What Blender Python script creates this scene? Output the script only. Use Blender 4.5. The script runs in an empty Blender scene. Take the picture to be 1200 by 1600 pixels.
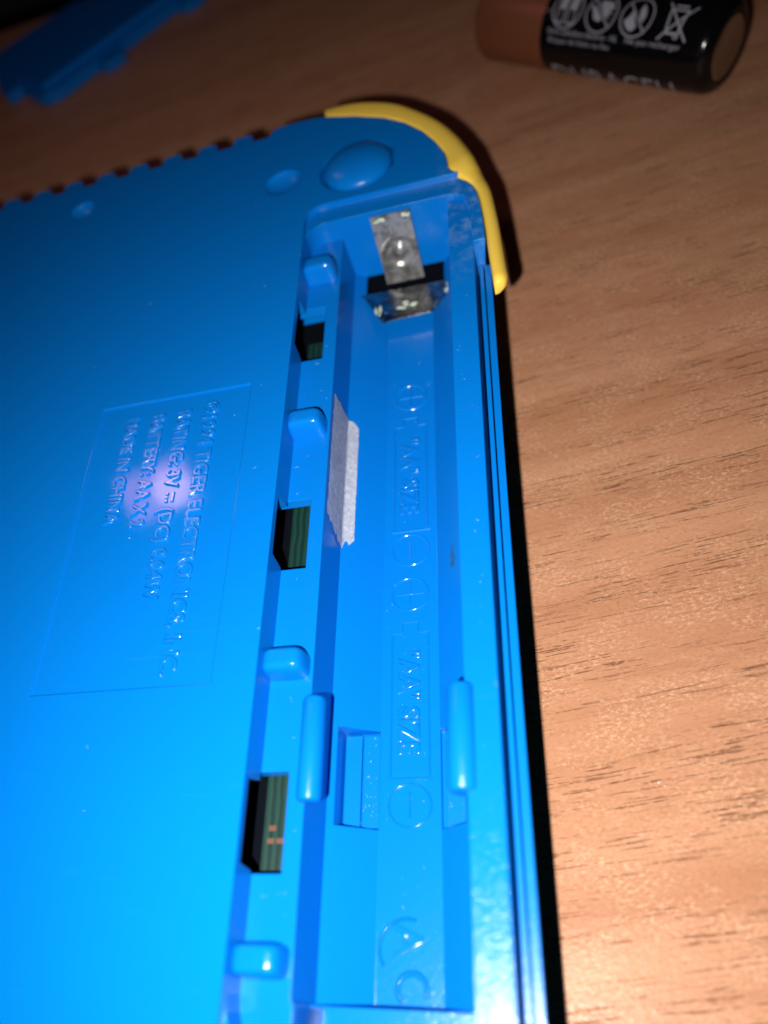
import bpy, bmesh, math, random
from mathutils import Vector, Matrix
random.seed(7)
C = bpy.context.scene
COL = C.collection
S = 0.000925            # metres per model unit (about one millimetre)
ZT = 8.0                # height of the console's battery trough floor above the table
def V(x, y, z): return Vector((x*S, y*S, (z+ZT)*S))

# ------------------------------------------------------------------ camera
CAM = Vector((18.4734, -86.6032, 89.9483))
R0 = Vector((0.9579614, 0.05067023, -0.28238711))
R1 = Vector((-0.09780084, -0.86764875, -0.48746347))
R2 = Vector((-0.26971271, 0.49458889, -0.82621843))
cd = bpy.data.cameras.new('camera'); cam = bpy.data.objects.new('camera', cd); COL.objects.link(cam)
rot = Matrix((R0, -R1, -R2)).transposed()
cam.matrix_world = Matrix.Translation(V(*CAM)) @ rot.to_4x4()
cd.sensor_fit = 'VERTICAL'; cd.sensor_height = 5.6; cd.sensor_width = 4.2
cd.lens = 1229.81/1600*5.6
cd.shift_x = (600-520.44)/1600; cd.shift_y = (918.57-800)/1600
cd.clip_start = 0.005; cd.clip_end = 30
cd.dof.use_dof = True; cd.dof.focus_distance = 103*S; cd.dof.aperture_fstop = 2.0
C.camera = cam

# ------------------------------------------------------------------ world and lamps
w = bpy.data.worlds.new('World'); C.world = w; w.use_nodes = True
w.node_tree.nodes['Background'].inputs[0].default_value = (0.9, 0.8, 0.85, 1)
w.node_tree.nodes['Background'].inputs[1].default_value = 0.0018
C.view_settings.view_transform = 'Standard'; C.view_settings.look = 'None'
C.view_settings.exposure = 0; C.view_settings.gamma = 1
def lamp(name, typ, loc, energy, color):
    d = bpy.data.lights.new(name, typ); d.energy = energy; d.color = color
    o = bpy.data.objects.new(name, d); COL.objects.link(o); o.location = loc; return o
FL = (8.0, -92.0, 90.0)                     # the phone's flash, 8 mm beside its lens
fl = lamp('phone_flash', 'SPOT', V(*FL), 0.93, (1.0, 0.96, 0.91))
fl.data.shadow_soft_size = 0.0011; fl.data.spot_size = math.radians(126); fl.data.spot_blend = 1.0
d = (V(1, -46, 0) - V(*FL)).normalized()
fl.rotation_euler = d.to_track_quat('-Z', 'Y').to_euler()
# the room's shaded ceiling lamp, mirrored in the glossy back of the console
def mirror_pt(px, py, t):
    dd = (R0*((px-520.44)/1229.81) + R1*((py-918.57)/1229.81) + R2)
    k = (15-CAM.z)/dd.z; P = CAM + dd*k; dd = Vector((dd.x, dd.y, -dd.z)).normalized()
    return P + dd*t
q = [mirror_pt(a, b, 260) for a, b in ((312, 692), (282, 788), (203, 810), (188, 765))]
cen = sum(q, Vector())/4
u = ((q[0]+q[1])-(q[2]+q[3]))/2; v = ((q[0]+q[3])-(q[1]+q[2]))/2
def area(name, cen, ux, vy, sx, sy, energy, color, shape='RECTANGLE'):
    o = lamp(name, 'AREA', V(*cen), energy, color)
    o.data.shape = shape; o.data.size = sx*S; o.data.size_y = sy*S
    z = (cen-Vector((-29, -22, 15))).normalized(); x = (ux - z*ux.dot(z)).normalized(); y = z.cross(x)
    o.rotation_euler = Matrix((x, y, z)).transposed().to_euler(); return o
area('ceiling_lamp_shade', cen, u, v, u.length, v.length, 0.012, (1.0, 0.34, 0.60))
area('ceiling_lamp_bulb', mirror_pt(268, 762, 255), u, v, 17, 17, 0.006, (1.0, 0.62, 0.72), 'DISK')

# ------------------------------------------------------------------ materials
def mat(name):
    m = bpy.data.materials.new(name); m.use_nodes = True
    nt = m.node_tree; b = nt.nodes['Principled BSDF']; return m, nt, b
def N(nt, t, **k):
    n = nt.nodes.new(t)
    for a, val in k.items():
        if a in n.inputs: n.inputs[a].default_value = val
        else: setattr(n, a, val)
    return n
def L(nt, a, b): nt.links.new(a, b)
def mth(nt, op, a, b=None, clamp=False):
    n = nt.nodes.new('ShaderNodeMath'); n.operation = op; n.use_clamp = clamp
    for i, x in enumerate((a, b)):
        if x is None: continue
        if isinstance(x, (int, float)): n.inputs[i].default_value = x
        else: L(nt, x, n.inputs[i])
    return n.outputs[0]
def mix(nt, f, a, b):
    n = nt.nodes.new('ShaderNodeMix'); n.data_type = 'RGBA'
    for i, x in ((0, f), (6, a), (7, b)):
        if isinstance(x, (int, float)): n.inputs[i].default_value = x
        elif isinstance(x, tuple): n.inputs[i].default_value = x
        else: L(nt, x, n.inputs[i])
    return n.outputs[2]
def scaled(nt, sc):                           # object coordinates counted in model units
    tc = N(nt, 'ShaderNodeTexCoord'); mp = N(nt, 'ShaderNodeMapping')
    mp.inputs['Scale'].default_value = tuple(c/S for c in sc); L(nt, tc.outputs['Object'], mp.inputs[0]); return mp.outputs[0]
def ramp(nt, x, a, b):
    n = nt.nodes.new('ShaderNodeMapRange'); n.interpolation_type = 'SMOOTHSTEP'
    L(nt, x, n.inputs[0]); n.inputs[1].default_value = a; n.inputs[2].default_value = b; return n.outputs[0]

BLUE = (0.001, 0.150, 0.55, 1)
def plastic(name, col, grain, rough, dust=True, stain=False, bevel=0.22):
    m, nt, b = mat(name)
    co = scaled(nt, (1, 1, 1))
    base = col
    if dust:
        vo = N(nt, 'ShaderNodeTexVoronoi', Scale=0.55); vo.feature = 'F1'
        wob = N(nt, 'ShaderNodeTexNoise', Scale=2.2, Detail=2.0); L(nt, co, wob.inputs[0])
        cow = N(nt, 'ShaderNodeVectorMath', operation='MULTIPLY_ADD'); L(nt, wob.outputs['Color'], cow.inputs[0]); cow.inputs[1].default_value = (.35, .35, .35); L(nt, co, cow.inputs[2])
        L(nt, cow.outputs[0], vo.inputs['Vector'])
        pick = N(nt, 'ShaderNodeSeparateColor'); L(nt, vo.outputs['Color'], pick.inputs[0])
        rad = mth(nt, 'MULTIPLY', ramp(nt, pick.outputs[0], .90 if grain > .3 else .994, 1.0), .05)
        speck = mth(nt, 'LESS_THAN', vo.outputs['Distance'], rad)
        base = mix(nt, mth(nt, 'MULTIPLY', speck, .5), base, (.62, .68, .74, 1))
        sm = N(nt, 'ShaderNodeTexNoise', Scale=0.11, Detail=4.0); L(nt, co, sm.inputs[0])
        base = mix(nt, mth(nt, 'MULTIPLY', ramp(nt, sm.outputs[0], .5, .75), .0), base, (.45, .55, .65, 1))
    if stain:                                 # green battery corrosion on the right slope of the trough
        st = N(nt, 'ShaderNodeVectorMath', operation='SUBTRACT'); L(nt, co, st.inputs[0]); st.inputs[1].default_value = (6.0, -31.2, 2.3+ZT)
        st2 = N(nt, 'ShaderNodeVectorMath', operation='MULTIPLY'); L(nt, st.outputs[0], st2.inputs[0]); st2.inputs[1].default_value = (1.5, .36, .8)
        ln = N(nt, 'ShaderNodeVectorMath', operation='LENGTH'); L(nt, st2.outputs[0], ln.inputs[0])
        nn = N(nt, 'ShaderNodeTexNoise', Scale=.9, Detail=6.0); L(nt, co, nn.inputs[0])
        f = ramp(nt, mth(nt, 'ADD', ln.outputs['Value'], mth(nt, 'MULTIPLY', nn.outputs[0], 1.6)), 1.75, .75)
        base = mix(nt, mth(nt, 'MULTIPLY', f, .8), base, (.02, .06, .045, 1))
    if isinstance(base, tuple): b.inputs['Base Color'].default_value = base
    else: L(nt, base, b.inputs['Base Color'])
    b.inputs['Roughness'].default_value = rough; b.inputs['IOR'].default_value = 1.47; b.inputs['Specular IOR Level'].default_value = .28
    n1 = N(nt, 'ShaderNodeTexNoise', Scale=2.3, Detail=4.0, Roughness=.6, Distortion=.8); L(nt, co, n1.inputs[0])
    bp = N(nt, 'ShaderNodeBump', Strength=grain, Distance=0.09*S); L(nt, n1.outputs[0], bp.inputs['Height'])
    if bevel:
        bv = N(nt, 'ShaderNodeBevel', samples=6); bv.inputs['Radius'].default_value = bevel*S
        L(nt, bv.outputs[0], bp.inputs['Normal'])
    L(nt, bp.outputs[0], b.inputs['Normal'])
    return m
def body_material():
    """blue ABS: the outer face is polished, everything below it has the mould's grain"""
    m = plastic('blue_case_plastic', BLUE, .35, .3, True, True)
    nt = m.node_tree; b = nt.nodes['Principled BSDF']
    sx = N(nt, 'ShaderNodeSeparateXYZ'); L(nt, scaled(nt, (1, 1, 1)), sx.inputs[0])
    face = ramp(nt, sx.outputs[2], 14.5+ZT, 14.7+ZT)
    inv = mth(nt, 'SUBTRACT', 1.0, face)
    bp = [n for n in nt.nodes if n.type == 'BUMP'][0]
    co = scaled(nt, (1, 1, 1))
    old = b.inputs['Base Color'].links[0].from_socket
    rn = N(nt, 'ShaderNodeTexNoise', Scale=.42, Detail=7.0, Roughness=.68); L(nt, co, rn.inputs[0])
    reg = mth(nt, 'MULTIPLY', ramp(nt, sx.outputs[1], 6, 24), ramp(nt, sx.outputs[0], 6.5, 9.5))
    film = mth(nt, 'MULTIPLY', mth(nt, 'MULTIPLY', ramp(nt, rn.outputs[0], .44, .72), reg), .30)
    k = N(nt, 'ShaderNodeMapping'); L(nt, co, k.inputs[0]); k.inputs['Rotation'].default_value = (0, 0, .6); k.inputs['Scale'].default_value = (.07, 2.6, .5)
    sc = N(nt, 'ShaderNodeTexNoise', Scale=1.0, Detail=2.0, Roughness=.5); L(nt, k.outputs[0], sc.inputs[0])
    k2 = N(nt, 'ShaderNodeMapping'); L(nt, co, k2.inputs[0]); k2.inputs['Rotation'].default_value = (0, 0, -1.1); k2.inputs['Scale'].default_value = (.09, 3.1, .5)
    sc2 = N(nt, 'ShaderNodeTexNoise', Scale=1.0, Detail=2.0, Roughness=.5); L(nt, k2.outputs[0], sc2.inputs[0])
    scr = mth(nt, 'MAXIMUM', ramp(nt, sc.outputs[0], .73, .79), ramp(nt, sc2.outputs[0], .74, .80))
    new = mix(nt, film, old, (.42, .58, .74, 1)); new = mix(nt, mth(nt, 'MULTIPLY', scr, .012), new, (.35, .5, .7, 1))
    L(nt, new, b.inputs['Base Color'])
    led = mth(nt, 'MULTIPLY', ramp(nt, sx.outputs[2], 12.3+ZT, 12.7+ZT), inv)
    L(nt, mth(nt, 'ADD', mth(nt, 'ADD', mth(nt, 'MULTIPLY', inv, .26), mth(nt, 'MULTIPLY', led, .28)), .006), bp.inputs['Strength'])
    sheen = N(nt, 'ShaderNodeTexNoise', Scale=.06, Detail=5.0, Roughness=.6); L(nt, co, sheen.inputs[0])
    rough = mth(nt, 'ADD', mth(nt, 'MULTIPLY', inv, .13), .045)
    rough = mth(nt, 'ADD', rough, mth(nt, 'MULTIPLY', scr, .06))
    L(nt, mth(nt, 'ADD', rough, mth(nt, 'MULTIPLY', ramp(nt, sheen.outputs[0], .4, .7), .012)), b.inputs['Roughness'])
    return m
M_BODY = body_material()
M_BLUE = plastic('blue_moulded_plastic', BLUE, .3, .24, True)
M_TEXT = plastic('blue_raised_lettering', BLUE, .06, .12, False, bevel=.05)
M_TEXT.node_tree.nodes['Principled BSDF'].inputs['Specular IOR Level'].default_value = .9
M_GLOSS = plastic('blue_polished_plastic', BLUE, .30, .13, False)
M_GLOSS.node_tree.nodes['Principled BSDF'].inputs['Specular IOR Level'].default_value = .55
M_YEL = plastic('yellow_bumper_plastic', (.90, .61, .085, 1), .16, .2, False, bevel=.3)
def simple(name, col, rough=.5, metal=0.0):
    m, nt, b = mat(name); b.inputs['Base Color'].default_value = col; b.inputs['Roughness'].default_value = rough; b.inputs['Metallic'].default_value = metal; return m
def metal_material():
    m, nt, b = mat('tarnished_nickel_plate'); co = scaled(nt, (1, 1, 1))
    n = N(nt, 'ShaderNodeTexNoise', Scale=.55, Detail=6.0, Roughness=.65); L(nt, co, n.inputs[0])
    n2 = N(nt, 'ShaderNodeTexNoise', Scale=1.7, Detail=4.0); L(nt, co, n2.inputs[0])
    c = mix(nt, ramp(nt, n.outputs[0], .42, .62), (.30, .30, .30, 1), (.13, .125, .11, 1))
    cor = ramp(nt, n2.outputs[0], .66, .74)
    c = mix(nt, cor, c, (.36, .50, .40, 1))
    L(nt, c, b.inputs['Base Color'])
    L(nt, mth(nt, 'MULTIPLY', mth(nt, 'SUBTRACT', 1.0, cor), .35), b.inputs['Metallic'])
    L(nt, mth(nt, 'ADD', mth(nt, 'MULTIPLY', n.outputs[0], .6), mth(nt, 'MULTIPLY', cor, .4)), b.inputs['Roughness'])
    bp = N(nt, 'ShaderNodeBump', Strength=.25, Distance=.1*S); L(nt, n2.outputs[0], bp.inputs['Height']); L(nt, bp.outputs[0], b.inputs['Normal'])
    return m
M_METAL = metal_material()
M_FOOT = M_METAL.copy(); M_FOOT.name = 'bright_nickel_plate'
for n_ in M_FOOT.node_tree.nodes:
    if n_.type == 'MATH' and n_.operation == 'MULTIPLY' and abs(n_.inputs[1].default_value-.35) < 1e-4: n_.inputs[1].default_value = 1.0
    if n_.type == 'MATH' and n_.operation == 'MULTIPLY' and abs(n_.inputs[1].default_value-.6) < 1e-4: n_.inputs[1].default_value = .3
M_CRUST = plastic('pale_corrosion_crust', (.52, .60, .50, 1), 1.0, .8, False, bevel=0)
def pcb_material():
    m, nt, b = mat('green_solder_mask'); co = scaled(nt, (1, 1, 1))
    wv = N(nt, 'ShaderNodeTexWave', Scale=.34, Distortion=1.6, Detail=2.0); wv.bands_direction = 'X'; L(nt, co, wv.inputs[0])
    L(nt, mix(nt, ramp(nt, wv.outputs[0], .3, .6), (.003, .019, .017, 1), (.006, .036, .028, 1)), b.inputs['Base Color'])
    b.inputs['Roughness'].default_value = .42
    bp = N(nt, 'ShaderNodeBump', Strength=.4, Distance=.05*S); L(nt, wv.outputs[0], bp.inputs['Height']); L(nt, bp.outputs[0], b.inputs['Normal']); return m
M_PCB = pcb_material()
M_COPPER_PAD = simple('bare_copper_pad', (.11, .05, .03, 1), .55, .1)
M_SOLDER = simple('solder', (.6, .58, .55, 1), .25, 1.0)
M_DARK = simple('painted_void_shade', (.002, .003, .006, 1), 1.0); M_DARK.node_tree.nodes['Principled BSDF'].inputs['Specular IOR Level'].default_value = .05  # near-black that paints the shade inside the case's openings
def paper_material():
    m, nt, b = mat('grey_felt_paper'); co = scaled(nt, (1, 1, 1))
    n = N(nt, 'ShaderNodeTexNoise', Scale=1.6, Detail=8.0, Roughness=.7); L(nt, co, n.inputs[0])
    n2 = N(nt, 'ShaderNodeTexNoise', Scale=.35, Detail=4.0); L(nt, co, n2.inputs[0])
    c = mix(nt, ramp(nt, n.outputs[0], .35, .65), (.54, .59, .70, 1), (.78, .83, .91, 1))
    c = mix(nt, mth(nt, 'MULTIPLY', ramp(nt, n2.outputs[0], .5, .7), .5), c, (.46, .52, .66, 1)); L(nt, c, b.inputs['Base Color'])
    b.inputs['Roughness'].default_value = .9
    bp = N(nt, 'ShaderNodeBump', Strength=.9, Distance=.12*S); L(nt, n.outputs[0], bp.inputs['Height']); L(nt, bp.outputs[0], b.inputs['Normal']); return m
M_PAPER = paper_material()
def wood_material():
    m, nt, b = mat('beech_wood_laminate')
    tc = N(nt, 'ShaderNodeTexCoord'); mp = N(nt, 'ShaderNodeMapping'); L(nt, tc.outputs['Object'], mp.inputs[0])
    mp.inputs['Scale'].default_value = (1/S, 1/S, 1/S); mp.inputs['Rotation'].default_value = (0, 0, math.radians(-8.5))
    co = mp.outputs[0]
    def st(sx, sy, scale, detail=4.0, rough=.6):
        k = N(nt, 'ShaderNodeMapping'); L(nt, co, k.inputs[0]); k.inputs['Scale'].default_value = (sx, sy, 1)
        n = N(nt, 'ShaderNodeTexNoise', Scale=scale, Detail=detail, Roughness=rough); L(nt, k.outputs[0], n.inputs[0]); return n.outputs[0]
    broad = st(.006, .09, 1.0, 5.0)
    fine = st(.03, .8, 1.0, 6.0, .7)
    pore = st(.13, 3.0, 1.0, 3.0, .55)
    zone = st(.025, .22, 1.0, 3.0)
    fleck = st(.35, .6, 1.0, 5.0, .7)
    c = mix(nt, ramp(nt, broad, .32, .68), (.445, .222, .127, 1), (.365, .165, .089, 1))
    c = mix(nt, mth(nt, 'MULTIPLY', ramp(nt, fine, .5, .74), .45), c, (.27, .112, .054, 1))
    c = mix(nt, mth(nt, 'MULTIPLY', ramp(nt, fleck, .56, .72), .38), c, (.56, .34, .205, 1))
    brk = st(.9, 2.2, 1.0, 4.0, .7)
    pm = mth(nt, 'MULTIPLY', mth(nt, 'MULTIPLY', ramp(nt, pore, .54, .66), ramp(nt, zone, .40, .58)), ramp(nt, brk, .40, .56))
    c = mix(nt, mth(nt, 'MULTIPLY', pm, .58), c, (.13, .045, .020, 1))
    speck = st(1.6, 2.6, 1.0, 4.0, .7); blot = st(.10, .16, 1.0, 4.0, .65)
    c = mix(nt, mth(nt, 'MULTIPLY', ramp(nt, speck, .50, .72), .42), c, (.20, .085, .040, 1))
    c = mix(nt, mth(nt, 'MULTIPLY', mth(nt, 'MULTIPLY', ramp(nt, speck, .52, .30), ramp(nt, blot, .40, .62)), .7), c, (.62, .41, .27, 1))
    L(nt, c, b.inputs['Base Color'])
    b.inputs['Roughness'].default_value = .34; b.inputs['IOR'].default_value = 1.45; b.inputs['Specular IOR Level'].default_value = .15
    g = N(nt, 'ShaderNodeTexNoise', Scale=1.3, Detail=4.0, Roughness=.6); L(nt, co, g.inputs[0])
    h = mth(nt, 'SUBTRACT', mth(nt, 'MULTIPLY', g.outputs[0], .6), pm)
    bp = N(nt, 'ShaderNodeBump', Strength=.9, Distance=.15*S); L(nt, h, bp.inputs['Height']); L(nt, bp.outputs[0], b.inputs['Normal']); return m
M_WOOD = wood_material()
M_FLOOR = simple('dark_carpet', (.03, .028, .03, 1), .95)

# ------------------------------------------------------------------ mesh helpers
def link(name, bm, m, parent=None, smooth=None, origin=None):
    me = bpy.data.meshes.new(name); bmesh.ops.recalc_face_normals(bm, faces=bm.faces[:]); bm.to_mesh(me); bm.free()
    if m: me.materials.append(m)
    if smooth is not None:
        for p in me.polygons: p.use_smooth = True
        me.set_sharp_from_angle(angle=math.radians(smooth))
    o = bpy.data.objects.new(name, me); COL.objects.link(o)
    if parent: attach(o, parent)
    return o
def attach(o, parent):                        # meshes are written in place; keep them there under their root
    o.parent = parent
    base = Vector(parent.location); pp = parent.parent
    while pp: base += Vector(pp.location); pp = pp.parent
    o.location = Vector(o.location) - base
def thing(name, label, cat, loc):
    o = bpy.data.objects.new(name, None); COL.objects.link(o); o.location = V(*loc); o.empty_display_size = .005
    o['label'] = label; o['category'] = cat; return o
def prism(bm, pts, z0, z1, top=None):
    a = [bm.verts.new(V(x, y, z0)) for x, y in pts]; b = [bm.verts.new(V(x, y, z1)) for x, y in (top or pts)]
    bm.faces.new(a); bm.faces.new(b); n = len(pts)
    for i in range(n): bm.faces.new((a[i], a[(i+1) % n], b[(i+1) % n], b[i]))
    return bm
def box(bm, x0, x1, y0, y1, z0, z1): return prism(bm, [(x0, y0), (x1, y0), (x1, y1), (x0, y1)], z0, z1)
def bev(bm, w, seg=3, ang=30):
    es = [e for e in bm.edges if len(e.link_faces) == 2 and e.calc_face_angle(0) > math.radians(ang)]
    bmesh.ops.bevel(bm, geom=es, offset=w*S, segments=seg, affect='EDGES', profile=.5, clamp_overlap=True); return bm
def fillet(pts, radii, seg=7):                # polygon with rounded corners
    out = []; n = len(pts)
    for i, (p, r) in enumerate(zip(pts, radii)):
        if not r: out.append(p); continue
        P = Vector(p); A = (Vector(pts[i-1])-P).normalized(); B = (Vector(pts[(i+1) % n])-P).normalized()
        ang = A.angle(B); t = r/math.tan(ang/2); c = P+(A+B).normalized()*(r/math.sin(ang/2))
        s0 = P+A*t-c; s1 = P+B*t-c; a0 = math.atan2(s0.y, s0.x); da = math.atan2(s1.y, s1.x)-a0
        while da > math.pi: da -= 2*math.pi
        while da < -math.pi: da += 2*math.pi
        for k in range(seg+1): out.append((c.x+r*math.cos(a0+da*k/seg), c.y+r*math.sin(a0+da*k/seg)))
    return out
def ellipsoid(bm, c, r, us=24, vs=14):
    g = bmesh.ops.create_uvsphere(bm, u_segments=us, v_segments=vs, radius=1)
    for vv in g['verts']: vv.co = V(c[0]+vv.co.x*r[0], c[1]+vv.co.y*r[1], c[2]+vv.co.z*r[2])
def lathe(bm, prof, c, seg=32, axis=None):
    """prof: (radius, height) pairs turned about the z axis at c"""
    rings = []
    for r, h in prof:
        if r < 1e-6: rings.append([bm.verts.new(V(c[0], c[1], c[2]+h))])
        else: rings.append([bm.verts.new(V(c[0]+r*math.cos(2*math.pi*k/seg), c[1]+r*math.sin(2*math.pi*k/seg), c[2]+h)) for k in range(seg)])
    for a, b in zip(rings, rings[1:]):
        for k in range(seg):
            k2 = (k+1) % seg
            if len(a) == 1: bm.faces.new((a[0], b[k], b[k2]))
            elif len(b) == 1: bm.faces.new((a[k], a[k2], b[0]))
            else: bm.faces.new((a[k], a[k2], b[k2], b[k]))
    return bm
def text_mesh(s, fit_len, height, extrude, bevel=0.0, spacing=1.0, bold=.0):
    """letters as a bmesh in plain units: x along the line 0..fit_len, y up, z thickness"""
    cu = bpy.data.curves.new('lettering', 'FONT'); cu.body = s; cu.extrude = 1.0; cu.resolution_u = 3; cu.space_character = spacing
    cu.extrude = extrude/height*.72*.5; cu.bevel_depth = bevel/height*.72; cu.bevel_resolution = 3; cu.offset = bold
    o = bpy.data.objects.new('lettering', cu); COL.objects.link(o)
    dg = bpy.context.evaluated_depsgraph_get(); dg.update()
    me = bpy.data.meshes.new_from_object(o.evaluated_get(dg)); bpy.data.objects.remove(o); bpy.data.curves.remove(cu)
    bm = bmesh.new(); bm.from_mesh(me); bpy.data.meshes.remove(me)
    x0 = min(v.co.x for v in bm.verts); x1 = max(v.co.x for v in bm.verts)
    y1 = .72; kz = height/.72
    for v in bm.verts: v.co = Vector(((v.co.x-x0)/(x1-x0)*fit_len, v.co.y/y1*height, v.co.z*kz))
    return bm
def boolean(o, cutter_bm, op='DIFFERENCE'):
    c = link('cutter', cutter_bm, None)
    md = o.modifiers.new('b', 'BOOLEAN'); md.object = c; md.operation = op; md.solver = 'EXACT'
    dg = bpy.context.evaluated_depsgraph_get(); dg.update()
    me = bpy.data.meshes.new_from_object(o.evaluated_get(dg)); o.modifiers.clear(); old = o.data; o.data = me
    bpy.data.meshes.remove(old); cm = c.data; bpy.data.objects.remove(c); bpy.data.meshes.remove(cm)

# ------------------------------------------------------------------ the setting: table and floor
def wobble_table():
    bm = bmesh.new(); prism(bm, fillet([(-420, -420), (520, -420), (520, 208), (-420, 206)], [0, 0, 8, 8], 5), -30, -8); bev(bm, 1.2, 3); return bm
tb = link('table', wobble_table(), M_WOOD, None, 35)
tb['label'] = 'brown wood grain laminate table top under the blue console'; tb['category'] = 'table'
bm = bmesh.new(); box(bm, -2500, 2500, -2500, 2500, -760, -740)
fo = link('floor', bm, M_FLOOR); fo['kind'] = 'structure'

# ------------------------------------------------------------------ the handheld console
con = thing('handheld_game', 'blue handheld electronic game lying face down with its battery compartment open', 'handheld game', (-40, -25, -8))
BI = [(-12.6, 56.2), (-7, 53.9), (-1.7, 51.0), (2.0, 47.8), (4.9, 44.1), (7.0, 40.2), (8.5, 36.4), (8.9, 32.6)]     # where bumper and case meet
RC = [(9.4, 31.6), (10.4, 30.9), (11.6, 29.7), (12.5, 28.3), (13.1, 26.4), (13.5, 23), (13.8, 18.6), (14.0, 10)]
outline = [(-112, -112), (14.0, -112), (14.0, -2)] + RC[::-1] + BI[::-1] + [(-15, 56.8), (-18.5, 57.0), (-21.5, 56.9), (-22.6, 56.4), (-23.3, 54.6), (-112, 54.6)]
bm = bmesh.new(); prism(bm, [(x-1.9 if x > 0 else x, y-1.5 if y > 0 else y) for x, y in outline], -2.5, 15, outline)
case = link('case_back', bm, M_BODY)
# recessed step that takes the cover
bm = bmesh.new(); prism(bm, fillet([(-14.5, -84.5), (-14.5, -140), (40, -140), (40, 30.9), (-14.5, 30.9)], [0, 0, 0, 0, 3.2]), 14, 30); boolean(case, bm)
# ledge on the right of the trough
bm = bmesh.new(); prism(bm, fillet([(8, -140), (11.9, -140), (11.9, 27.3), (8, 27.3)], [0, 0, 3.2, 0]), 13, 30); boolean(case, bm)
# cut away side below the rim
bm = bmesh.new(); prism(bm, fillet([(11.9, -140), (60, -140), (60, 15.2), (11.9, 15.2)], [0, 0, 0, .4]), 5.5, 30); boolean(case, bm)
# ledge on the left of the trough
bm = bmesh.new(); prism(bm, fillet([(-14.5, -90.5), (8.4, -90.5), (8.4, 27.4), (-14.5, 27.4)], [7, 0, 0, 3.4]), 10.5, 30); boolean(case, bm)
# battery trough
bm = bmesh.new()
prof = [(-9.3, 10.6), (-9.05, 3.4), (-3.65, 0), (3.65, 0), (7.5, 3.7), (8.35, 13.2), (8.35, 30), (-9.3, 30)]
a = [bm.verts.new(V(x, -84, z)) for x, z in prof]; b = [bm.verts.new(V(x, 27.4, z)) for x, z in prof]
bm.faces.new(a); bm.faces.new(b)
for i in range(len(prof)): bm.faces.new((a[i], a[(i+1) % 8], b[(i+1) % 8], b[i]))
boolean(case, bm)
# raised shelf past the end of the trough, with a hole beside it
bm = bmesh.new(); box(bm, -9.0, 8.0, -109, -83.9, 5.2, 30); boolean(case, bm)
bm = bmesh.new(); box(bm, -9.0, -7.4, -104, -84.2, 1, 6); boolean(case, bm)
# slots in the trough slopes
bm = bmesh.new(); box(bm, -8.25, -3.7, -65.7, -53.9, -.9, 2.9); boolean(case, bm)
bm = bmesh.new(); box(bm, 3.7, 7.2, -65.7, -53.9, -.9, 3.1); boolean(case, bm)
# gap in the floor under the contact
bm = bmesh.new(); box(bm, -9.9, 7.6, 21.0, 28.4, -1.75, 2.2); boolean(case, bm)
# windows in the ledge
WIN = [(.7, 11.9), (-35.7, -25.0), (-72.4, -61.7)]
for y0, y1 in WIN:
    bm = bmesh.new(); box(bm, -17.2, -11.25, y0, y1, 4.0, 10.7); boolean(case, bm)
    bm = bmesh.new(); box(bm, -34, -10.7, y0-5, y1+5, -2.0, 8.9); boolean(case, bm)
    bm = bmesh.new(); prism(bm, [(-18.2, y0+.1), (-14.0, y0+.1), (-14.0, y1-.5), (-18.2, y1-.5)], 8.5, 13.8, [(-18.2, y0+.5), (-14.0, y0+.5), (-14.0, y1-1.6), (-18.2, y1-1.6)]); boolean(case, bm)
# shallow panel for the lettering
PX0, PX1, PY0, PY1 = -43.9, -19.95, -52.6, -6.6
bm = bmesh.new(); box(bm, PX0, PX1, PY0, PY1, 14.72, 20); boolean(case, bm)
# round dimples and the groove round the dome
for (cx, cy, r) in ((-19.2, 39.6, 3.3), (-60.0, 46.6, 2.7)):
    bm = bmesh.new(); ellipsoid(bm, (cx, cy, 15.1), (r, r, 1.5)); boolean(case, bm)
bm = bmesh.new(); lathe(bm, [(0, -1.2), (6.5, -1.2), (6.5, 3), (0, 3)], (-6.1, 39.2, 15), 40); boolean(case, bm)
attach(case, con)
# lower shell, kept a little inside the upper one
bm = bmesh.new(); prism(bm, fillet([(-110, -110), (11.2, -110), (11.2, 24), (7, 44), (-12, 54.2), (-110, 54.2)], [0, 0, 10, 12, 6, 0]), -8, -2.6); bev(bm, 1.5, 3)
link('front_shell', bm, M_BLUE, con, 30)
# the two ridges of the seam on the right side
for x0, x1, z in ((12.35, 12.95, 9.7), (13.12, 14.05, 9.5)):
    bm = bmesh.new(); prism(bm, [(x0, -111.5), (x1-.45, -111.5), (x1-.45, 15.0), (x0, 15.0)], 5.2, z, [(x0, -111.5), (x1, -111.5), (x1, 15.0), (x0, 15.0)]); bev(bm, .2, 3, 60)
    link('side_ridge', bm, M_BLUE, con, 30)
# dome
bm = bmesh.new(); R = 5.9
lathe(bm, [(R, -1.15), (R, -.3)]+[(R*math.cos(t*math.pi/20), -.3+2.3*math.sin(t*math.pi/20)) for t in range(1, 10)]+[(0, 2.0)], (-6.1, 39.2, 15), 40)
link('dome_foot', bm, M_BLUE, con, 40)
# grip ribs along the top edge
def rib(bm): prism(bm, fillet([(-2.0, -.3), (2.0, -.3), (1.75, 2.3), (-1.75, 2.3)], [0, 0, .7, .7], 4), 4.0, 14.95); bev(bm, .25, 2, 60); return bm
rb = link('grip_rib', rib(bmesh.new()), M_BLUE, None, 35); 
for i in range(12):
    o = rb if i == 0 else rb.copy()
    if i: COL.objects.link(o)
    o.location = Vector(((-28.5-7.18*i)*S, 54.75*S, 0)); attach(o, con)
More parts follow.
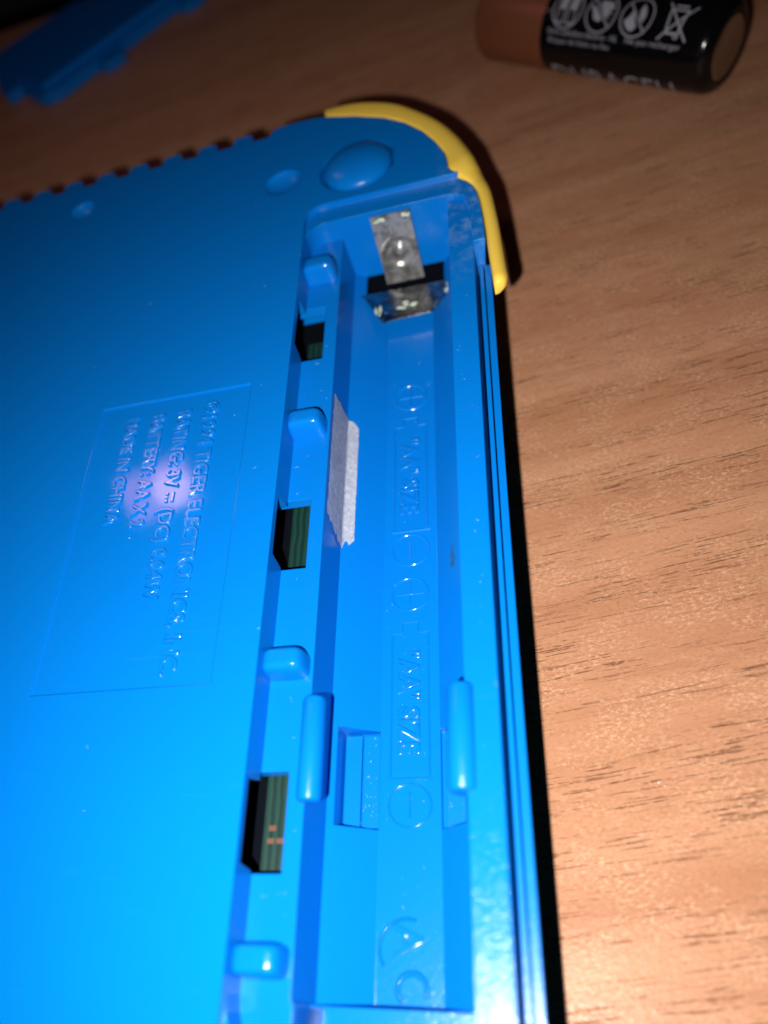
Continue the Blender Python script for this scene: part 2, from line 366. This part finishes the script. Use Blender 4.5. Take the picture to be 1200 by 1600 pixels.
# yellow corner bumper
def bumper():
    pairs = [((-12.6, 56.2), (-13.2, 60.6)), ((-7, 53.9), (-7.2, 60.1)), ((-1.7, 51.0), (-.5, 57.0)), ((2.0, 47.8), (4.2, 52.6)), ((4.9, 44.1), (8.0, 47.8)),
             ((7.0, 40.2), (10.5, 43.2)), ((8.5, 36.4), (12.1, 39.2)), ((8.9, 33.0), (13.0, 36.5)), ((9.6, 31.5), (13.5, 34.6)), ((10.4, 30.9), (13.9, 33.2)), ((11.6, 29.7), (14.25, 31.8)),
             ((12.5, 28.3), (14.7, 29.9)), ((13.1, 26.4), (15.1, 27.5)), ((13.5, 23), (15.45, 24)), ((13.8, 18.6), (15.85, 18.8)), ((14.05, 12.4), (16.2, 12.4)), ((14.25, 9), (16.4, 9)),
             ((14.35, 7.4), (16.45, 7.6)), ((14.5, 5.8), (16.1, 6.0))]
    rows = []
    for k in range(len(pairs)-1):
        g0, g1, g2, g3 = pairs[max(k-1, 0)], pairs[k], pairs[k+1], pairs[min(k+2, len(pairs)-1)]
        for h in range(4):
            t = h/4
            def cr(a, b, c, e): return .5*(2*b+(c-a)*t+(2*a-5*b+4*c-e)*t*t+(3*b-a-3*c+e)*t**3)
            rows.append(tuple(tuple(cr(g0[w_][q_], g1[w_][q_], g2[w_][q_], g3[w_][q_]) for q_ in (0, 1)) for w_ in (0, 1)))
    rows.append(pairs[-1])
    bm = bmesh.new(); ring = []
    tail = {len(rows)-1: (.7, .4), len(rows)-2: (.3, .14), len(rows)-3: (.1, .04)}
    for kk, ((ix, iy), (ox, oy)) in enumerate(rows):
        drop, inset = tail.get(kk, (0, 0))
        ox -= inset; r_lim = 1.0 if drop else 9
        d = Vector((ox-ix, oy-iy)); wd = d.length; d /= wd
        r = min(2.6, wd*.7, max(.2, wd-.75)); zt = 15.0 if ix < 9 else max(13.9, 15.0-(ix-9)*.35)
        zt -= drop; zb = 6.5+5.0*min(1, max(0, (32-oy)/18))
        sec = [(ix, iy, zb), (ix, iy, zt-.5), (ix+d.x*.25, iy+d.y*.25, zt-.1), (ix+d.x*.6, iy+d.y*.6, zt)]
        for t in range(0, 7):
            a = t*math.pi/12; sec.append((ox-d.x*(r-r*math.sin(a)), oy-d.y*(r-r*math.sin(a)), zt-r+r*math.cos(a)))
        sec.append((ox, oy, zb+.7)); sec.append((ox-d.x*.6, oy-d.y*.6, zb))
        ring.append([bm.verts.new(V(*s)) for s in sec])
    for a, b in zip(ring, ring[1:]):
        for k in range(len(a)): bm.faces.new((a[k], a[(k+1) % len(a)], b[(k+1) % len(a)], b[k]))
    bm.faces.new(ring[0]); bm.faces.new(ring[-1][::-1])
    return bm
o = link('corner_bumper', bumper(), M_YEL, con, 70); o['label'] = 'rounded yellow corner bumper'
# latch pegs
def peg(bm):                                  # rounded block, flaring a little towards its foot
    a, bq, c = 2.45, 1.5, 3.3; nu, nv = 36, 14; e = .42
    sg = lambda t, p: math.copysign(abs(t)**p, t)
    rings = []
    for j in range(nv+1):
        ph = j/nv*math.pi/2; r = max(math.cos(ph), 1e-4)**e; z = math.sin(ph)**e
        fl = 1+.10*(1-z)
        rings.append([bm.verts.new(V(-12.35+a*fl*r*sg(math.cos(2*math.pi*k/nu), e), bq*fl*r*sg(math.sin(2*math.pi*k/nu), e), 10.45+c*z)) for k in range(nu)])
    for p, q_ in zip(rings, rings[1:]):
        for k in range(nu): bm.faces.new((p[k], p[(k+1) % nu], q_[(k+1) % nu], q_[k]))
    bm.faces.new(rings[0]); bm.faces.new(rings[-1]); return bm
pg = link('latch_peg', peg(bmesh.new()), M_GLOSS, None, 70)
for i, y in enumerate((18.9, -13.0, -49.3, -80.6)):
    o = pg if i == 0 else pg.copy()
    if i: COL.objects.link(o)
    o.location = Vector((0, y*S, 0)); attach(o, con)
# rounded clips that hold the cells
def rod(x, z, r, y0, y1, bm, seg=20):
    prof = [(0, y0), (r*.6, y0+.05), (r*.88, y0+.2), (r, y0+.55), (r, y1-.55), (r*.88, y1-.2), (r*.6, y1-.05), (0, y1)]
    rings = [[bm.verts.new(V(x+max(pr, .01)*math.cos(2*math.pi*k/seg), y, z+max(pr, .01)*math.sin(2*math.pi*k/seg))) for k in range(seg)] for pr, y in prof]
    for a, b in zip(rings, rings[1:]):
        for k in range(seg): bm.faces.new((a[k], a[(k+1) % seg], b[(k+1) % seg], b[k]))
    bm.faces.new(rings[0]); bm.faces.new(rings[-1]); return bm
link('cell_clip', rod(-8.7, 10.9, 1.35, -65.3, -53.4, bmesh.new()), M_BLUE, con, 40)
link('cell_clip', rod(7.9, 12.4, 1.55, -65.2, -53.6, bmesh.new()), M_BLUE, con, 40)
# plates let into the floor of the left slot, and the right one
bm = bmesh.new(); box(bm, -8.0, -6.0, -65.4, -54.2, -1.0, -.25); bev(bm, .12, 1); link('slot_plate', bm, M_BLUE, con)
bm = bmesh.new(); box(bm, -5.8, -3.75, -65.4, -54.2, -1.0, -.38); bev(bm, .12, 1); link('slot_plate', bm, M_BLUE, con)
bm = bmesh.new(); box(bm, 4.2, 7.1, -65.4, -54.2, -1.0, -.3); bev(bm, .12, 1); link('slot_plate', bm, M_BLUE, con)
# battery contact: strip up the end wall with a dimple, and a wide foot
ct = bpy.data.objects.new('battery_contact', None); COL.objects.link(ct); ct.location = V(-.7, 27.2, 5); ct.empty_display_size = .003; attach(ct, con)
bm = bmesh.new(); n = 14
for i in range(n):
    pass
def strip(bm):
    nx, nz = 22, 40; x0, x1, z0, z1 = -3.95, 2.45, .9, 13.7; vs = []
    for j in range(nz+1):
        row = []
        for i in range(nx+1):
            x = x0+(x1-x0)*i/nx; z = z0+(z1-z0)*j/nz; y = 26.25
            rr = math.hypot(x+.55, z-6.5)
            if rr < 2.75:                      # pressed cup with a raised centre
                y += 1.0*math.cos(rr/2.75*math.pi/2)**.5 if rr > 1.5 else 1.0*math.cos(1.5/2.75*math.pi/2)**.5 - .9*(1-(rr/1.5)**2)
            if z < 2: y -= (2-z)**2*.1
            row.append(bm.verts.new(V(x, y, z)))
        vs.append(row)
    for j in range(nz):
        for i in range(nx): bm.faces.new((vs[j][i], vs[j][i+1], vs[j+1][i+1], vs[j+1][i]))
    back = {}
    for row in vs:
        for v_ in row: back[v_] = bm.verts.new(v_.co + Vector((0, .25*S, 0)))
    for j in range(nz):
        for i in range(nx): bm.faces.new([back[q_] for q_ in (vs[j+1][i], vs[j+1][i+1], vs[j][i+1], vs[j][i])])
    rim = [vs[0][i] for i in range(nx+1)]+[vs[j][nx] for j in range(1, nz+1)]+[vs[nz][i] for i in range(nx-1, -1, -1)]+[vs[j][0] for j in range(nz-1, 0, -1)]
    for a_, b_ in zip(rim, rim[1:]+rim[:1]): bm.faces.new((a_, b_, back[b_], back[a_]))
    return bm
link('contact_strip', strip(bmesh.new()), M_METAL, ct, 50)
def foot(bm):
    P = [(-8.1, 22.2, 2.75), (6.9, 21.9, 2.75), (6.8, 19.6, 2.65), (3.6, 15.9, 2.3), (-4.4, 15.5, 2.3), (-7.4, 21.6, 2.75)]
    a = [bm.verts.new(V(*p)) for p in P]; b = [bm.verts.new(V(p[0], p[1], p[2]-.3)) for p in P]
    bm.faces.new(a); bm.faces.new(b)
    for i in range(6): bm.faces.new((a[i], a[(i+1) % 6], b[(i+1) % 6], b[i]))
    return bm
bm = bmesh.new(); box(bm, -9.8, 7.5, 20.0, 27.3, -2.2, -1.3); box(bm, -9.85, 7.55, 27.5, 28.35, -1.6, 2.15); link('contact_gap_shade', bm, M_DARK, con)  # black slabs added in the gap, painting its deep shade
link('contact_foot', foot(bmesh.new()), M_FOOT, ct)
def crust(bm, spots):
    for (x, y, z, rx, ry, rz) in spots:
        for k in range(9):
            a = random.uniform(0, 6.28); t = random.random()**.5
            g = bmesh.ops.create_icosphere(bm, subdivisions=2, radius=1); s = random.uniform(.25, .55)
            cx, cy, cz = x+rx*t*math.cos(a), y+ry*t*math.sin(a), z+rz*random.uniform(-.4, .5)
            for vv in g['verts']:
                j = random.uniform(.8, 1.15); vv.co = V(cx+vv.co.x*s*rx*j, cy+vv.co.y*s*ry*j, cz+vv.co.z*s*.5*j)
    return bm
link('corrosion_crust', crust(bmesh.new(), [(-5.0, 18.6, 2.4, .5, 1.6, .3), (-.3, 18.2, 2.35, 1.4, .7, .2), (6.4, 20.3, 2.6, .4, 1.1, .5), (3.2, 18.9, .6, .9, .4, .2)]), M_CRUST, ct, 60)
link('corrosion_crust', crust(bmesh.new(), [(-2.9, 26.0, 13.0, 1.0, .2, .5), (1.7, 26.0, 13.2, .7, .2, .4)]), M_CRUST, ct, 60)
# circuit board seen through the windows
bm = bmesh.new(); box(bm, -15.7, -10.75, -77.3, 9.9, 4.4, 5.4); boardo = link('circuit_board', bm, M_PCB, con)
bm = bmesh.new(); box(bm, -33.9, -10.75, -77.35, 16.8, -1.95, 3.6); link('void_shade_block', bm, M_DARK, con)  # black block added below the board to paint the void's shade
for (cx, cy, sx, sy) in ((-14.5, -33.0, .22, .8), (-13.5, -33.6, .22, .8), (-14.6, -66.6, .42, .3), (-14.7, -68.0, .42, .3), (-13.6, -68.0, .42, .3)):
    bm = bmesh.new(); box(bm, cx-sx, cx+sx, cy-sy, cy+sy, 5.3, 5.46); link('copper_pad', bm, M_COPPER_PAD, boardo)
for (cx, cy, r) in ((-13.6, -35.0, .5), (-12.9, -66.0, .22)):
    bm = bmesh.new(); ellipsoid(bm, (cx, cy, 5.45), (r, r, r*.9), 12, 8); link('solder_blob', bm, M_SOLDER, boardo, 60)
# lettering panel
def put_text(s, x, y, length, h, name, base_z, th, parent, bevel=.0, m=None):
    """x = base line, y = start; the line runs towards -Y with its tops towards +X"""
    bm = text_mesh(s, length, h, th, bevel)
    for v in bm.verts: v.co = V(x+v.co.y, y-v.co.x, base_z+v.co.z)
    return link(name, bm, m or M_TEXT, parent, 75)
LZ = 14.74
put_text('\u00a91994 TIGER ELECTRONICS, INC.', -26.8, -8.7, 42.6, 2.15, 'raised_lettering', LZ, .34, con, .13)
put_text('RATING: 3V', -30.9, -9.5, 13.9, 2.1, 'raised_lettering', LZ, .34, con, .13)
put_text('(DC) 0.04W', -30.9, -26.6, 14.2, 2.1, 'raised_lettering', LZ, .34, con, .13)
put_text('BATTERY: AA X 2', -35.1, -9.5, 19.8, 2.1, 'raised_lettering', LZ, .34, con, .13)
put_text('MADE IN CHINA', -39.2, -9.2, 19.0, 2.0, 'raised_lettering', LZ, .34, con, .13)
bm = bmesh.new(); box(bm, -29.6, -29.2, -25.7, -24.1, 14.6, 14.92)
for k in range(3): box(bm, -30.5, -30.1, -24.5-.6*k, -24.1-.6*k, 14.6, 14.92)
link('direct_current_mark', bm, M_TEXT, con)
# cell outlines moulded on the trough floor
def ring(bm, cx, cy, r, wd, z0, z1, a0=0, a1=2*math.pi, seg=40):
    full = abs(a1-a0-2*math.pi) < 1e-6; vs = []
    for k in range(seg+(0 if full else 1)):
        a = a0+(a1-a0)*k/seg; c, s = math.cos(a), math.sin(a)
        vs.append([bm.verts.new(V(cx+q_*c, cy+q_*s, zz)) for q_, zz in ((r-wd*.7, z0), (r-wd*.15, z1), (r+wd*.15, z1), (r+wd*.7, z0))])
    m = len(vs)
    for k in range(m if full else m-1):
        a, b = vs[k], vs[(k+1) % m]
        for i in range(4): bm.faces.new((a[i], a[(i+1) % 4], b[(i+1) % 4], b[i]))
    if not full: bm.faces.new(vs[0]); bm.faces.new(vs[-1])
    return bm
def bar(bm, x0, y0, x1, y1, wd=.26, z0=-.05, z1=.19):
    d = Vector((x1-x0, y1-y0)).normalized(); n = Vector((-d.y, d.x))*wd*.7; t = n*.2
    prism(bm, [(x0+n.x, y0+n.y), (x0-n.x, y0-n.y), (x1-n.x, y1-n.y), (x1+n.x, y1+n.y)], z0, z1, [(x0+t.x, y0+t.y), (x0-t.x, y0-t.y), (x1-t.x, y1-t.y), (x1+t.x, y1+t.y)])
for dy in (0, -35.0):
    bm = bmesh.new()
    ring(bm, 0, dy, 2.45, .26, -.05, .19); bar(bm, -1.75, dy, 1.75, dy); bar(bm, 0, dy-1.75, 0, dy+1.75, z1=.185)
    ring(bm, 0, dy-28, 2.5, .26, -.05, .19); bar(bm, 0, dy-26.5, 0, dy-29.5)
    bar(bm, -1.0, dy-4.2, 1.0, dy-4.2); bar(bm, -1.0, dy-4.35, -1.0, dy-5.6); bar(bm, 1.0, dy-4.35, 1.0, dy-5.6)
    bar(bm, -2.35, dy-5.75, -1.2, dy-5.75); bar(bm, 1.2, dy-5.75, 2.35, dy-5.75)
    bar(bm, -2.35, dy-5.9, -2.35, dy-24.6); bar(bm, 2.35, dy-5.9, 2.35, dy-24.6); bar(bm, -2.6, dy-24.9, 2.6, dy-24.9, .34, z1=.26)
    link('cell_outline', bm, M_TEXT, con, 85)
    put_text('"AA" SIZE', -1.35, dy-8.4, 13.6, 2.55, 'raised_lettering', .02, .32, con, .15)
bm = bmesh.new(); ring(bm, -.3, -78.2, 3.0, .34, -.05, .24, math.radians(70), math.radians(215)); ring(bm, .3, -82.0, 1.55, .5, -.05, .32, math.radians(-30), math.radians(230))
link('mould_mark', bm, M_TEXT, con, 40)
put_text('A', -1.6, -75.6, 3.4, 3.2, 'raised_lettering', .02, .34, con, .08)
# paper strip stuck on the left wall, folded on to the slope
def wall_pt(t):                               # t mm down the left wall from the ledge, then along the slope
    A, B, D = Vector((-9.3, 10.6)), Vector((-9.05, 3.4)), Vector((-3.65, 0)); l = (B-A).length
    nA = Vector((.99, .04)); nB = Vector((.56, .83))
    if t < l: p = A+(B-A)*(t/l); n = nA.lerp(nB, max(0, (t-l+1)/2)) if t > l-1 else nA
    else: p = B+(D-B).normalized()*(t-l); n = nA.lerp(nB, .5+.5*min(1, (t-l))) 
    return p + n.normalized()*.22
def paper(bm):
    l = 7.35; T = [.6+k*.35 for k in range(int((l+1.9-.6)/.35)+1)]
    ys = []
    for t in T:
        f = (t-.6)/(l-.6)
        if t <= l: hi = -6.3+.5*f; lo = -27.0-1.8*f
        else: g = (t-l)/1.9; hi = -5.8-1.6*g**2; lo = -28.0+.5*abs(math.sin(g*7)) if g < .8 else -27.6+1.6*(g-.8)/.2
        ys.append((hi+random.uniform(-.15, .15), lo+random.uniform(-.3, .3)))
    m = 40; rows = []
    for t, (hi, lo) in zip(T, ys):
        p = wall_pt(t); rows.append([bm.verts.new(V(p.x+random.uniform(-.04, .04), hi+(lo-hi)*k/m, p.y+random.uniform(-.025, .025))) for k in range(m+1)])
    for a, b in zip(rows, rows[1:]):
        for k in range(m): bm.faces.new((a[k], a[k+1], b[k+1], b[k]))
    bmesh.ops.solidify(bm, geom=bm.faces[:], thickness=.35*S); return bm
o = link('paper_strip', paper(bmesh.new()), M_PAPER, con, 60); o['label'] = 'folded grey paper strip stuck to the wall of the battery trough'

# ------------------------------------------------------------------ battery cover lying behind
cov = thing('battery_cover', 'blue plastic battery cover with latch tabs lying loose on the table', 'battery cover', (-98, 175, -8))
cp = [(-125.5, 154.6), (-119.8, 155.6), (-113.8, 148.0), (-108.5, 144.2), (-104.4, 145.3), (-40.5, 209.8), (-63, 232), (-137.5, 183.5), (-141, 168.5)]
cp = [(x, min(y, 200)) if y > 204 else (x, y) for x, y in cp]
cp = [(-127.5, 156.5), (-123.2, 151.2), (-119.6, 154.8), (-113.8, 147.6), (-109.0, 144.2), (-104.6, 145.4), (-49.5, 200), (-113, 200), (-137.5, 180.0)]
bm = bmesh.new(); prism(bm, fillet(cp, [1.5, 1.2, .6, 1.5, 2.2, 1.8, 2, 2, 4], 4), -7.6, -4.6); bev(bm, .8, 3)
link('cover_plate', bm, M_BLUE, cov, 40)
bm = bmesh.new()
wpl = [(-121.0, 157.5), (-108.6, 146.9), (-52.0, 199.5), (-54.2, 199.5), (-108.6, 149.6), (-120.2, 159.7)]
prism(bm, wpl, -4.7, -3.0); bev(bm, .5, 3); link('cover_rim', bm, M_BLUE, cov, 40)
def tab(bm): prism(bm, fillet([(-4.4, 1.5), (-3.6, -3.7), (3.2, -4.1), (4.6, 1.5)], [0, 1.3, 1.3, 0], 4), -7.8, -5.0); bev(bm, .6, 3, 40); return bm
tm = link('latch_tab', tab(bmesh.new()), M_BLUE, None, 40)
for i, (x, y) in enumerate(((-90.6, 157.9), (-68.6, 179.6))):
    o = tm if i == 0 else tm.copy()
    if i: COL.objects.link(o)
    o.rotation_euler = (0, 0, math.radians(45)); o.location = Vector((x*S, y*S, 0)); attach(o, cov)

# ------------------------------------------------------------------ AA cell
E2 = Vector((58.4, 72.2)); AX = Vector((40.8, -34.5)).normalized(); LEN = 54.0; RB = 7.75
SIDE = Vector((-AX.y, AX.x))                  # away from the camera
bat = thing('aa_battery', 'copper topped black AA battery lying on the wooden table', 'battery', ((E2-AX*27).x, (E2-AX*27).y, -8))
def BP(s, ang, r):                            # s along the cell from its + end, ang round it (0 = up, positive towards the camera)
    p = E2 - AX*(LEN-s) - SIDE*(r*math.sin(ang)); return V(p.x, p.y, -8+RB+r*math.cos(ang))
def turned(bm, prof, seg=56):
    rings = [[bm.verts.new(BP(s, 2*math.pi*k/seg, max(r, .01))) for k in range(seg)] for s, r in prof]
    for a, b in zip(rings, rings[1:]):
        for k in range(seg): bm.faces.new((a[k], a[(k+1) % seg], b[(k+1) % seg], b[k]))
    bm.faces.new(rings[0]); bm.faces.new(rings[-1]); return bm
def gloss(name, col, rough, metal=0): 
    m, nt, b = mat(name); b.inputs['Base Color'].default_value = col; b.inputs['Roughness'].default_value = rough; b.inputs['Metallic'].default_value = metal
    co = scaled(nt, (1, 1, 1)); n = N(nt, 'ShaderNodeTexNoise', Scale=.8, Detail=3.0); L(nt, co, n.inputs[0])
    bp = N(nt, 'ShaderNodeBump', Strength=.08, Distance=.1*S); L(nt, n.outputs[0], bp.inputs['Height']); L(nt, bp.outputs[0], b.inputs['Normal']); return m
M_BLK = gloss('black_battery_wrap', (.003, .003, .004, 1), .16); M_BLK.node_tree.nodes['Principled BSDF'].inputs['Specular IOR Level'].default_value = .3
M_COP = gloss('copper_battery_wrap', (.23, .078, .036, 1), .42, .35)
M_STEEL = gloss('battery_end_steel', (.45, .42, .40, 1), .28, 1.0)
M_INK = gloss('grey_white_ink', (.30, .30, .36, 1), .5)
SP = 18.4
link('copper_sleeve', turned(bmesh.new(), [(1.2, 0), (1.2, 5.5), (1.3, 6.6), (1.8, 7.4), (2.6, RB), (SP, RB), (SP, 7)]), M_COP, bat, 35)
link('black_sleeve', turned(bmesh.new(), [(SP+.03, 7), (SP+.03, RB+.02), (50.9, RB+.02), (52.2, RB-.15), (53.2, RB-.7), (53.75, RB-1.5), (53.8, RB-2.2), (53.4, RB-2.5), (53.2, 4)]), M_BLK, bat, 35)
link('negative_end', turned(bmesh.new(), [(52.9, 5.4), (53.6, 5.2), (53.75, 4.9), (53.55, 4.4), (53.5, 0)]), M_STEEL, bat, 35)
link('positive_nub', turned(bmesh.new(), [(1.2, 2.8), (-.2, 2.7), (-.5, 2.3), (-.5, 0)]), M_STEEL, bat, 35)
def wrap(bm, s0, a0, flip=1):
    """lay a flat bmesh (x along the cell, y up the wrap) on the sleeve"""
    bmesh.ops.triangulate(bm, faces=bm.faces[:])
    for _ in range(3):
        es = [e for e in bm.edges if e.calc_length() > .8]
        if not es: break
        bmesh.ops.subdivide_edges(bm, edges=es, cuts=1); bmesh.ops.triangulate(bm, faces=bm.faces[:])
    for v in bm.verts: v.co = BP(s0+v.co.x, a0-v.co.y/RB, RB+.08+max(0, v.co.z))
    return bm
def flat_ring(bm, cx, cy, r, wd, seg=36):
    vs = [[bm.verts.new((cx+q_*math.cos(2*math.pi*k/seg), cy+q_*math.sin(2*math.pi*k/seg), 0)) for q_ in (r-wd/2, r+wd/2)] for k in range(seg)]
    for k in range(seg): a, b = vs[k], vs[(k+1) % seg]; bm.faces.new((a[0], a[1], b[1], b[0]))
def flat_poly(bm, pts): bm.faces.new([bm.verts.new((x, y, 0)) for x, y in pts])
def flat_bar(bm, x0, y0, x1, y1, wd=.4):
    d = Vector((x1-x0, y1-y0)); n = Vector((-d.y, d.x)).normalized()*wd/2
    for k in range(3):
        a = Vector((x0, y0))+d*k/3; b = Vector((x0, y0))+d*(k+1)/3
        flat_poly(bm, [(a.x+n.x, a.y+n.y), (a.x-n.x, a.y-n.y), (b.x-n.x, b.y-n.y), (b.x+n.x, b.y+n.y)])
A0 = math.radians(38)
ic = []
for cx in (23.4, 30.8, 38.2):
    bm = bmesh.new(); flat_ring(bm, cx, 0, 3.15, .26)
    if cx < 25:                                # pair of cells
        for dx in (-1.15, 1.15):
            flat_poly(bm, [(cx+dx-.85, -.1), (cx+dx+.85, -.1), (cx+dx+.85, 2.0), (cx+dx-.85, 2.0)])
            flat_bar(bm, cx+dx-.75, -.1, cx+dx-.75, -2.3, .25); flat_bar(bm, cx+dx+.75, -.1, cx+dx+.75, -2.3, .25); flat_bar(bm, cx+dx-.85, -2.3, cx+dx+.85, -2.3, .3)
            flat_poly(bm, [(cx+dx-.3, 2.0), (cx+dx+.3, 2.0), (cx+dx+.3, 2.5), (cx+dx-.3, 2.5)])
    elif cx < 33:                              # hand, struck out
        flat_bar(bm, cx-2.2, 2.2, cx+2.2, -2.2, .26)
        flat_poly(bm, [(cx-.9, 1.6), (cx-.5, 2.1), (cx+1.9, 1.9), (cx+2.0, 1.2), (cx+2.5, .8), (cx+1.3, .5), (cx+2.4, 0), (cx+1.2, -.2), (cx+2.1, -.8), (cx+.9, -.6)])
        flat_poly(bm, [(cx-2.7, 1.0), (cx-1.6, .9), (cx+.5, -1.1), (cx-.2, -1.5), (cx-1.2, -1.2), (cx-1.8, 0)])
    else:                                      # flame, struck out
        flat_bar(bm, cx-2.2, 2.2, cx+2.2, -2.2, .26)
        flat_poly(bm, [(cx+.5, 2.3), (cx+1.3, 1.4), (cx+1.7, .3), (cx+1.4, -.9), (cx+.6, -.1), (cx+.2, 1.0)])
        flat_poly(bm, [(cx-1.0, 1.0), (cx-.2, -.5), (cx+.5, -1.6), (cx-.3, -2.4), (cx-1.3, -2.0), (cx-2.3, -.9), (cx-1.5, -.1)])
    ic.append(link('warning_icon', wrap(bm, 0, A0), M_INK, bat))
bm = bmesh.new(); cx = 46.0                    # crossed out bin
flat_bar(bm, cx-2.6, 3.0, cx+2.9, -2.9, .32); flat_bar(bm, cx+3.0, 2.6, cx-2.6, -3.0, .32)
flat_bar(bm, cx-1.7, 1.7, cx-1.25, -1.9, .36); flat_bar(bm, cx+1.5, 1.7, cx+1.05, -1.9, .36); flat_bar(bm, cx-1.3, -1.9, cx+1.1, -1.9, .36); flat_bar(bm, cx-1.9, 1.8, cx+1.7, 1.8, .36)
flat_bar(bm, cx-1.3, 2.5, cx+1.1, 2.5, .4); flat_ring(bm, cx+.8, -2.2, .38, .25, 14)
ic.append(link('warning_icon', wrap(bm, 0, A0), M_INK, bat))
def print_text(s, s0, a_deg, length, h, cuts=0):
    bm = text_mesh(s, length, h, .001)
    for f in [f for f in bm.faces if abs(f.normal.z) < .5 or f.normal.z < 0]: bm.faces.remove(f)
    if cuts:
        for _ in range(cuts): bmesh.ops.subdivide_edges(bm, edges=[e for e in bm.edges if e.calc_length() > 1.2], cuts=1); bmesh.ops.triangulate(bm, faces=bm.faces[:])
    return link('printed_lettering', wrap(bm, s0, math.radians(a_deg)), M_INK, bat)
print_text('Nicht aufladbare Batterie - NL', 20.2, 69, 15.4, .95); print_text('Ne pas recharger', 37.3, 69, 11.0, .95)
print_text('Risque de fuite ou feu', 20.6, 79.5, 13.5, .95)
print_text('DURACELL', 20.6, 152, 28.5, 5.4, 2)

# dust: short lint fibres and crumbs caught in the console
bm = bmesh.new()
def over_window(x, y): return x < -10.8 and any(a_-1 < y < b_+1 for a_, b_ in WIN) or abs(x+12.3) < 3 and any(abs(y-p_) < 2.2 for p_ in (18.9, -13, -49.3, -80.6)) and x < -9.8
def fibre(x, y, z, ln, r):
    if over_window(x, y): return
    ln *= .6; r *= .5
    a = random.uniform(0, 6.28); k = random.uniform(-2.5, 2.5); n = 5; rings = []
    for i in range(n+1):
        px, py, pz = x, y, z+.03+.12*math.sin(math.pi*i/n)*random.random()
        rings.append([bm.verts.new(V(px+r*math.cos(t)*-math.sin(a), py+r*math.cos(t)*math.cos(a), pz+r*math.sin(t))) for t in (0, 2.1, 4.2)])
        x += ln/n*math.cos(a); y += ln/n*math.sin(a); a += k/n
    for p, q_ in zip(rings, rings[1:]):
        for k_ in range(3): bm.faces.new((p[k_], p[(k_+1) % 3], q_[(k_+1) % 3], q_[k_]))
def crumb(x, y, z, r):
    if over_window(x, y): return
    r *= .7
    g = bmesh.ops.create_icosphere(bm, subdivisions=1, radius=1)
    for vv in g['verts']: j = random.uniform(.6, 1.2); vv.co = V(x+vv.co.x*r*j, y+vv.co.y*r*j*.8, z+vv.co.z*r*.5*j)
for _ in range(26): fibre(random.uniform(-13.8, -10), random.uniform(-84, 26), 10.5, random.uniform(.3, 1.0), .03)
for _ in range(26): fibre(random.uniform(-3.4, 3.4), random.uniform(-83, 16), 0, random.uniform(.2, .8), .025)
for _ in range(18): fibre(random.uniform(9, 11.6), random.uniform(-90, 24), 13, random.uniform(.2, .8), .025)
for _ in range(9): fibre(random.uniform(-70, -16), random.uniform(-80, 30), 15, random.uniform(.3, 1.3), .028)
for _ in range(60): crumb(random.uniform(-7.5, -4), random.uniform(-65, -54.5), -.3, random.uniform(.03, .09))
for _ in range(18): crumb(random.uniform(4.3, 7), random.uniform(-65, -54.5), -.28, random.uniform(.03, .09))
for _ in range(70): crumb(random.uniform(-3.4, 3.4), random.uniform(-83, 10), 0, random.uniform(.02, .06))
for _ in range(50): crumb(random.uniform(-13.8, -10), random.uniform(-84, 26), 10.5, random.uniform(.02, .07))
for _ in range(40): crumb(random.uniform(9, 11.6), random.uniform(-90, 24), 13, random.uniform(.02, .06))
for _ in range(14): crumb(random.uniform(-80, -16), random.uniform(-84, 50), 15, random.uniform(.03, .06))
o = link('lint', bm, simple('pale_lint', (.36, .5, .62, 1), .6), con); o['kind'] = 'stuff'

bm = bmesh.new()
for x, y, r in ((27.9, -58.9, .28), (28.5, -59.3, .16), (44, -30, .1), (36, -12, .12), (25, -74, .1), (60, 20, .12), (31, 30, .1), (22, -30, .08), (50, -48, .1), (39, -66, .08)): crumb(x, y, -7.98, r)
o = link('crumbs', bm, simple('white_crumb', (.6, .55, .5, 1), .7)); o['kind'] = 'stuff'
